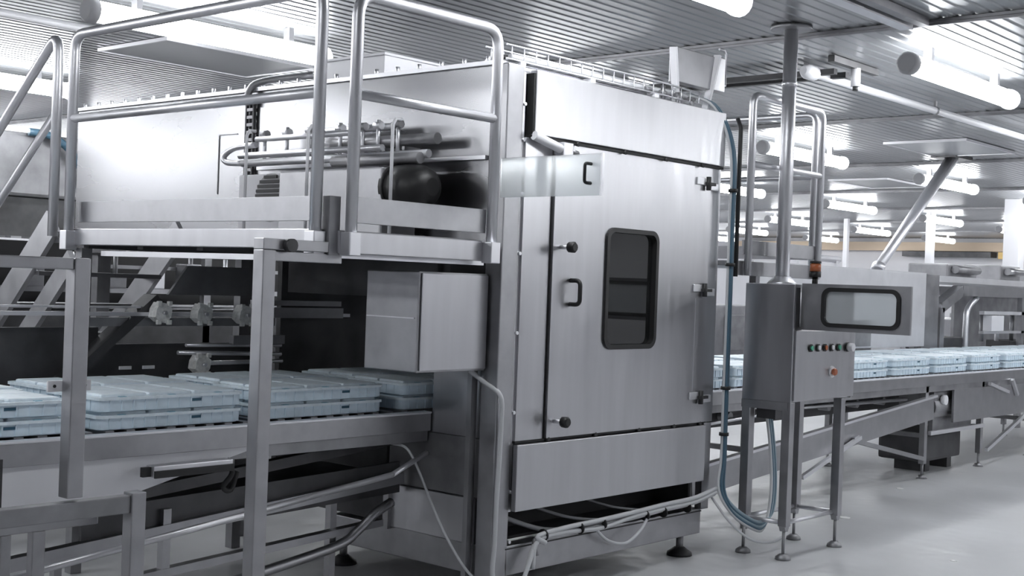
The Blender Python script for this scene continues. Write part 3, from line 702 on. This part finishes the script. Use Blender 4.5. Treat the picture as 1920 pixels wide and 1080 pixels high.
pl = thing('cabinet_pole', 'thick polished vertical pole from the control cabinet top to the ceiling', 'pole', (7.31, 4.03, cz1))
px, py = 7.24, 4.06
MB().tube([(px, py, cz1+.03), (px, py, CZ-.02)], .044, 20).build('pole_tube', TUBE, pl)
MB().tube([(px, py, cz1), (px, py, cz1+.015), (px, py, cz1+.05)], [.10, .085, .05], 20).build('base_flange', TUBE, pl)
MB().tube([(px, py, CZ-.025), (px, py, CZ-.003)], [.13, .13], 20).build('ceiling_flange', DULL, pl)
MB().tube([(px, py, 2.90), (px, py, 2.93)], .048, 20).build('clamp_ring', TUBE, pl)
MB().tube([(px+.085, py+.02, cz1), (px+.085, py+.02, CZ-.02)], .012, 8).build('side_conduit', TUBE, pl)
bc = thing('beacon_lamp', 'small orange warning beacon with black base on the control cabinet', 'beacon', (7.32, 3.86, cz1))
x, y = 7.235, 3.83
MB().tube([(x, y, cz1), (x, y, cz1+.05)], .018, 10).build('stem', RUBBER, bc)
MB().tube([(x, y, cz1+.05), (x, y, cz1+.085)], .036, 16).build('base_ring', RUBBER, bc)
MB().tube([(x, y, cz1+.085), (x, y, cz1+.13), (x, y, cz1+.138)], [.034, .034, .02], 16).build('lens', ORANGE, bc)
MB().tube([(x, y, cz1+.136), (x, y, cz1+.15)], [.036, .034], 16).build('cap', VDARK, bc)

# ------------------------------------------------------------ downstream platform with rails
dp = thing('outfeed_platform', 'steel service platform with tubular rails behind the pole', 'platform', (7.4, 4.6, 1.7))
MB().box(6.92, 7.9, 4.22, 5.83, 1.76, 1.79).build('deck', DULL, dp)
MB().box(6.9, 7.92, 4.18, 4.22, 1.70, 1.79, .003).build('edge_beam', FRAME, dp)
MB().box(6.93, 7.90, 4.16, 4.175, 1.83, 1.92, .002).build('toe_board', FRAME, dp)
MB().box(7.90, 7.915, 4.25, 5.58, 1.83, 1.92, .002).build('toe_board', FRAME, dp)
top = [(6.965, 4.15, 1.70), (6.965, 4.15, 2.7)]+bend((6.965, 4.15, 2.7), (6.965, 4.15, 2.82), (7.2, 4.15, 2.82), .07)+bend((7.2, 4.15, 2.82), (7.865, 4.15, 2.82), (7.865, 4.15, 2.6), .07)+[(7.865, 4.15, 1.70)]
MB().tube(top, .024, 12).build('guard_rail', TUBE, dp)
MB().tube([(6.965, 4.15, 2.392), (7.865, 4.15, 2.392)], .02, 10).build('mid_rail', TUBE, dp)
top = [(7.95, 4.24, 1.70), (7.95, 4.24, 2.7)]+bend((7.95, 4.24, 2.7), (7.95, 4.24, 2.82), (7.95, 4.5, 2.82), .07)+bend((7.95, 5, 2.82), (7.95, 5.55, 2.82), (7.95, 5.55, 2.6), .07)+[(7.95, 5.55, 1.70)]
MB().tube(top, .024, 12).build('guard_rail', TUBE, dp)
MB().tube([(7.95, 4.24, 2.392), (7.95, 5.55, 2.392)], .02, 10).build('mid_rail', TUBE, dp)
for x, y in ((6.95, 5.80), (7.88, 5.80), (7.65, 4.5)): MB().box(x-.025, x+.025, y-.025, y+.025, 0, 1.76).build('support_post', FRAME, dp)
tag(MB().tube([(6.86, 4.17, 1.69), (6.86, 4.17, 2.60), (6.87, 4.2, 2.66)], .014, 8).build('black_cable', VDARK), 'thin black cable running down the right side of the tall machine', 'cable')

# ------------------------------------------------------------ steel enclosure behind the cabinet
en = thing('steel_enclosure', 'pale steel panel enclosure over the outfeed conveyor behind the cabinet', 'enclosure', (11.9, 6.2, 0))
MB().box(9.8, 13.42, 5.78, 5.82, 1.08, 1.86, .004).build('front_panel', PALE, en)
MB().box(13.38, 13.42, 5.82, 6.7, 1.08, 1.86).build('end_panel', DULL, en)
MB().box(9.8, 13.42, 5.78, 6.7, 1.86, 1.872).build('top_panel', PALE, en)
MB().box(13.44, 13.86, 5.82, 5.86, .98, 1.86).build('edge_panel', FRAME, en)
MB().box(11.6, 12.1, 5.765, 5.78, 1.10, 1.36).build('access_cover', DULL, en)
for x in (9.9, 13.3):
    for y in (5.85, 6.65): MB().box(x-.04, x+.04, y-.03, y+.03, 0, 1.10).build('leg', DULL, en)
for x in (10.9, 11.7): MB().box(x, x+.05, 5.97, 6.03, 1.872, 1.95).build('handle_bracket', TUBE, en)
MB().tube([(10.85, 6.0, 1.95), (11.8, 6.0, 1.95)], .035, 10).build('top_handle_bar', TUBE, en)

fm = thing('arched_frame_machine', 'steel machine with chamfered tube arch over the conveyor at the right', 'machine', (16, 6.4, 0))
arch = [(13.98, 5.88, 0), (13.98, 5.88, 1.50), (14.55, 5.88, 1.70), (20, 5.88, 1.72)]
for y in (5.88, 7.0):
    A = [(p[0], y, p[2]) for p in arch]
    for a, b in zip(A[:-1], A[1:]): MB().bar(a, b, .12, .12, up=(0, 1, 0)).build('arch_beam', FRAME, fm)
MB().box(13.9, 20, 5.9, 7.0, 1.79, 1.86).build('top_plate', PALE, fm)
MB().box(14.05, 14.7, 7.0, 7.04, .9, 1.68).build('rear_panel', FRAME, fm)
MB().box(17.2, 20, 7.0, 7.04, .9, 1.7).build('rear_panel', DULL, fm)
MB().tube(smooth([(14.85, 5.9, .9), (14.85, 5.9, 1.3), (14.9, 5.9, 1.5), (15.15, 5.9, 1.63)], 5), .035, 10).build('bent_tube', TUBE, fm)
MB().box(15.3, 20, 5.86, 5.92, 1.43, 1.47).build('cross_rail', PALE, fm)
MB().box(15.3, 20, 5.86, 5.92, 1.20, 1.23).build('cross_rail', TUBE, fm)
MB().box(15.5, 15.9, 5.84, 5.95, 1.23, 1.42, .01).build('valve_block', WHITE, fm)
for xa, xb, za, zb_ in ((14.0, 14.9, 1.02, 1.16), (16.4, 17.4, 1.0, 1.1)): MB().box(xa, xb, 5.95, 6.25, za, zb_, .01).build('lower_gearbox', DARK, fm)
for x in (16.6, 18.4): MB().box(x-.05, x+.05, 5.86, 5.92, .0, 1.7).build('leg', FRAME, fm)
for i in range(5):
    MB().tube([(15.6+i*.5, 6.0, 1.1), (15.6+i*.5, 6.0, 1.43)], .03, 8).build('nozzle', TUBE if i % 2 else DULL, fm)
for i, (x, z0, w_, h_) in enumerate(((15.0, 1.862, .9, .16), (16.7, 1.862, .7, .20), (17.9, 1.862, .8, .12))):
    tag(MB().box(x, x+w_, 6.2, 6.7, z0, z0+h_, .02).tube([(x+.1, 6.15, z0+h_*.6), (x+w_-.1, 6.15, z0+h_*.6)], .05, 8).build('motor_housing', (DULL, FRAME, STEEL)[i]),
        ('leftmost dark motor housing', 'middle tall motor housing', 'rightmost low motor housing')[i]+' on top of the arched frame machine', 'motor housing')
# distant low machines to fill the hall beyond
for i, (x, y, w_, d_, h_, mm) in enumerate(((20, 9, 3.2, 1.6, 1.75, STEEL), (24.5, 12, 3, 2, 1.85, FRAME), (17, 11.5, 2.5, 1.4, 1.9, FRAME), (28, 9.5, 3, 2, 1.8, STEEL), (29, 15, 2.5, 2, 1.9, WHITE))):
    t = thing('distant_machine', ['low steel machine with a raised hood beyond the arched frame', 'boxy grey machine beyond the slim white column', 'grey machine block seen behind the cabinet window', 'far steel machine right of the wide column', 'white machine cabinet near the far wall'][i], 'machine', (x, y, 0))
    MB().box(x, x+w_, y, y+d_, .25, h_*.72, .02).build('body', mm, t)
    MB().box(x+.3, x+w_*.6, y+.1, y+d_-.1, h_*.72, h_, .02).build('hood', STEEL, t)
    MB().box(x+w_*.65, x+w_*.9, y-.03, y, .6, 1.2, .01).build('panel_door', DULL, t)
    for a in (x+.1, x+w_-.1):
        for b in (y+.1, y+d_-.1): MB().box(a-.04, a+.04, b-.04, b+.04, 0, .25).build('leg', DULL, t)
for i, x in enumerate((8.2, 8.75, 9.2)):
    pass

# ------------------------------------------------------------ dark machinery behind the infeed
bf = thing('clamp_rail_machine', 'dark loading machine with rails and pale clamps behind the blue crates', 'machine', (4, 6.2, 0))
MB().box(2.6, 5.3, 5.93, 5.97, 1.355, 1.375).box(2.6, 4.75, 5.95, 5.99, 1.395, 1.405).build('guide_rail', TUBE, bf)
MB().box(3.5, 4.75, 5.96, 6.0, 1.30, 1.345).build('guide_beam', DULL, bf)
MB().box(4.55, 5.2, 5.9, 5.94, 1.42, 1.45).box(4.6, 5.2, 5.88, 5.93, 1.35, 1.41).build('side_slide', FRAME, bf)
MB().box(4.4, 4.76, 5.88, 5.92, 1.20, 1.25).build('side_slide', FRAME, bf)
MB().box(2.6, 3.66, 6.05, 6.08, .80, 1.29).build('dark_panel', DARK, bf)
MB().box(3.66, 4.75, 6.05, 6.08, .80, 1.20).build('dark_panel', DARK, bf)
MB().prism([(4.02, 1.47), (4.6, 1.47), (4.6, 1.63), (4.14, 1.63)], 'y', 5.96, 5.98).build('hanging_plate', DULL, bf)
MB().bar((3.95, 6.0, 1.45), (3.35, 6.0, .95), .05, .12, up=(0, 1, 0)).build('sloping_beam', DARK, bf)
for x in (2.65, 4.7): MB().box(x-.03, x+.03, 6.0, 6.05, 0, 1.6).build('leg', DARK, bf)
MB().box(3.5, 3.56, 5.98, 6.02, 1.3, 1.65).build('hanger_post', DULL, bf)
MB().tube([(4.05, 5.9, 1.16), (4.75, 5.9, 1.14)], .012, 8).tube([(4.1, 5.9, 1.20), (4.75, 5.9, 1.19)], .01, 8).tube([(4.2, 5.9, 1.10), (4.76, 5.9, 1.10)], .012, 8).build('air_line', TUBE, bf)
for x in (3.72, 3.86): MB().box(x, x+.07, 5.93, 5.94, 1.075, 1.092).build('marker_plate', WHITE, bf)
CLAMP = mat('translucent_plastic', (.85, .85, .83), 0, .35, noise=.15, nscale=(60, 60, 60))
for i, (x, z) in enumerate(((3.93, 1.375), (4.19, 1.37), (4.47, 1.365), (4.19, 1.095))):
    c = thing('rail_clamp', ['leftmost pale plastic clamp', 'middle pale plastic clamp', 'rightmost pale plastic clamp', 'lowest pale plastic clamp'][i]+' on the dark loading rails', 'clamp', (x, 5.85, z), 'clamps on the loading rails')
    pts = []
    for k in range(8):
        a = math.radians(22.5+45*k); rr = .055 if k % 2 == 0 else .048
        pts.append((x+rr*math.cos(a), z+rr*1.1*math.sin(a)))
    MB().prism(pts, 'y', 5.86, 5.93).build('clamp_body', CLAMP, c)
    for sx in (-1, 1):
        for sz in (-1, 1): MB().box(x+sx*.032-.012, x+sx*.032+.012, 5.85, 5.87, z+sz*.05-.012, z+sz*.05+.012, .003).build('clamp_ear', CLAMP, c)
    MB().tube([(x, 5.86, z), (x, 5.84, z)], .011, 10).build('clamp_screw', TUBE, c)
# second line further back, near-black panels painting the shade behind the platform
t = thing('rear_line', 'long dark production line with steel rails far behind the platform', 'machine', (5, 9.6, 0))
MB().box(1.0, 10.5, 9.4, 9.44, .2, 1.25).build('front_panel', DARK, t)
MB().box(1.0, 10.5, 9.38, 9.44, 1.27, 1.31).box(1.0, 10.5, 9.38, 9.44, 1.40, 1.44).box(1, 10.5, 9.38, 9.42, 1.60, 1.63).build('rail', FRAME, t)
for i in range(9):
    x = 1.2+i*1.1
    MB().box(x, x+.07, 9.40, 9.46, 0, 1.75).build('upright', DULL, t)
for i in range(8):
    x = 4.6+i*.36
    MB().box(x, x+.16, 9.25, 9.4, 1.44, 1.56+.05*(i % 3), .01).tube([(x+.08, 9.3, 1.5), (x+.08, 9.3, 1.72)], .02, 8).build('valve', DULL if i % 2 else TUBE, t)
MB().box(1.0, 10.5, 9.9, 9.94, 0, 1.8).build('rear_panel', VDARK, t)
MB().box(1.0, 10.5, 9.44, 9.9, 1.20, 1.24).build('table', DARK, t)
t = thing('rear_tank', 'second big steel machine with a pale upper body at the far left', 'machine', (5.5, 11.5, 0))
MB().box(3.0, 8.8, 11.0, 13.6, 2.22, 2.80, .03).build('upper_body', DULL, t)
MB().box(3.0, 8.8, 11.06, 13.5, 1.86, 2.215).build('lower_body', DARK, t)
MB().box(2.9, 8.8, 10.96, 11.02, 1.80, 1.84).box(2.9, 8.8, 10.96, 11.02, 1.70, 1.76).build('rail', TUBE, t)
MB().box(3.0, 8.8, 11.2, 11.25, .1, 1.7).build('skirt', DARK, t)
for x in (3.1, 5.8, 8.6): MB().box(x-.05, x+.05, 11.0, 11.1, 0, 1.86).build('leg', DULL, t)
tag(MB().tube(smooth([(5.85, 10.93, 2.80), (6.05, 10.9, 2.78), (6.25, 10.9, 2.66), (6.4, 10.92, 2.45), (6.45, 10.95, 2.3)], 5), .035, 10).build('blue_hose', HOSE), 'blue hose draped over the pale machine behind the stair rails', 'hose')

# ------------------------------------------------------------ cables and hoses at the front
def cable(name, pts, r, m, label, cat='cable', n=6, seg=8):
    return tag(MB().tube(smooth(pts, n), r, seg).build(name, m), label, cat)
cable('white_cable', [(4.70, 4.36, 1.158), (4.75, 4.30, 1.10), (4.775, 4.215, 1.04), (4.785, 4.212, .9), (4.78, 4.213, .7), (4.77, 4.212, .5), (4.765, 4.21, .3), (4.75, 4.20, .15), (4.80, 4.17, .04), (4.88, 4.15, .06), (4.98, 4.16, .20), (5.05, 4.19, .285)], .012, CABLE,
      'grey-white cable dropping from the grey box down the machine corner post')
cable('thin_cable', [(4.60, 4.80, .755), (4.60, 4.68, .74), (4.62, 4.60, .62), (4.64, 4.52, .46), (4.66, 4.42, .30), (4.70, 4.32, .16), (4.76, 4.2, .06)], .007, CABLE,
      'thin pale cable sagging from under the infeed conveyor to the floor')
for k in range(4):
    dz = .012*k; dy = -.012*(k % 2)
    p = [(4.95+.05*k, 4.17+dy, .10+.06*k), (5.06, 4.19+dy, .28+dz), (5.3, 4.20+dy, .295+dz), (5.6, 4.20+dy, .30-.02*(k == 1)+dz), (5.9, 4.195+dy, .31+dz), (6.2, 4.20+dy, .32+dz), (6.5, 4.19+dy, .33+dz), (6.68, 4.15+dy, .375+dz)]
    cable('floor_cable', p, .011+.002*(k % 2), CABLE if k != 2 else DULL, ['outermost pale cable', 'second pale cable', 'dull grey cable', 'topmost pale cable'][k]+' in the bundle lying along the machine base beam')
cable('loop_cable', [(5.55, 4.19, .30), (5.65, 4.17, .22), (5.8, 4.16, .19), (5.95, 4.17, .24), (6.05, 4.185, .31)], .009, CABLE, 'drooping loop of pale cable hanging below the base cable bundle')
cable('inner_cable', [(4.95, 4.45, .43), (5.1, 4.38, .36), (5.25, 4.30, .31), (5.45, 4.22, .30)], .013, CABLE, 'pale cable emerging from the dark slot under the base panel at left')
cable('inner_cable', [(5.35, 4.5, .40), (5.55, 4.36, .33), (5.75, 4.24, .31)], .009, CABLE, 'pale cable emerging from the middle of the dark slot under the base panel')
cable('inner_cable', [(5.8, 4.5, .40), (5.95, 4.36, .345), (6.15, 4.23, .32)], .007, CABLE, 'thin cable emerging from the right of the dark slot under the base panel')
for i, x in enumerate((5.12, 5.42, 5.62, 6.02, 6.2, 6.45)):
    tag(MB().tube([(x, 4.195, .312), (x+.010, 4.195, .313)], .032, 12).build('cable_tie', RUBBER), ordn[i]+' black tie from left around the cable bundle at the machine base', 'cable tie', 'cable ties on the base bundle')
tag(MB().tube(smooth([(7.05, 5.85, .002), (7.05, 5.85, .9), (7.05, 5.85, 1.30), (7.12, 5.85, 1.40), (7.25, 5.85, 1.40), (7.32, 5.85, 1.30), (7.32, 5.85, .9), (7.32, 5.85, .002)], 4), .018, 8).build('bent_pipe', PALE), 'pale bent pipe loop behind the crates between the tall machine and the cabinet', 'pipe')
tag(MB().tube([(-5, 8.0, 3.22), (4.75, 8.0, 3.22)], .03, 10).build('ceiling_pipe', PALE), 'pale straight ceiling pipe at the top left behind the railing corner', 'pipe')
# blue hoses down the right edge and looped to the cabinet
for k in range(5):
    o = (k-2)*.013; q = (k % 2)*.014
    p = [(6.62+o, 4.40, ZT+.10), (6.70+o, 4.25, ZT+.02), (6.765+o*.5, 4.17-q, 2.45), (6.775+o*.5, 4.165-q, 2.0), (6.77+o*.5, 4.16-q, 1.5), (6.77+o*.5, 4.16-q, 1.0), (6.765+o*.5, 4.155-q, .6), (6.72+o, 4.13-q, .40), (6.74, 4.05, .28+o), (6.84, 3.98, .20+o), (6.95, 3.97, .18+o), (7.06+o, 3.98, .25), (7.12+o, 4.0, .42), (7.12+o, 4.02, .65), (7.08+o, 4.03, .86)]
    cable('hose', p, .0095, (CABLE, HOSE, HOSE2, HOSE, HOSE2)[k], ['white hose', 'left dark blue hose', 'middle pale blue hose', 'right dark blue hose', 'rightmost pale blue hose'][k]+' running down the machine edge and looping up to the cabinet', 'hose')
cable('low_cable', [(6.66, 4.16, .36), (6.70, 4.05, .22), (6.78, 3.95, .12), (6.9, 3.88, .10), (7.0, 3.86, .12)], .008, CABLE, 'pale cable curving from the machine base towards the cabinet legs')
for i, (x, y, z) in enumerate(((6.77, 4.155, 2.2), (6.77, 4.155, 1.75), (6.77, 4.155, 1.0), (6.77, 4.155, .72))):
    tag(MB().tube([(x, y, z), (x, y, z+.02)], .03, 12).build('hose_tie', RUBBER), ['topmost', 'second highest', 'third highest', 'lowest'][i]+' black tie around the hoses on the machine right edge', 'hose tie', 'ties on the blue hoses')
# white marks on the floor
WETM = mat('white_scrap', (.95, .95, .95), 0, .5)
for i, (x, y) in enumerate(((8.6, 4.25), (10.3, 4.6), (7.75, 3.1))):
    tag(MB().tube([(x, y, .0005), (x, y, .004)], [.045-.012*i, .03-.01*i], 12).build('floor_scrap', WETM), ['white scrap on the floor just right of the cabinet legs', 'small white scrap on the floor before the outfeed feet', 'tiny white scrap on the open floor at lower right'][i], 'scrap')
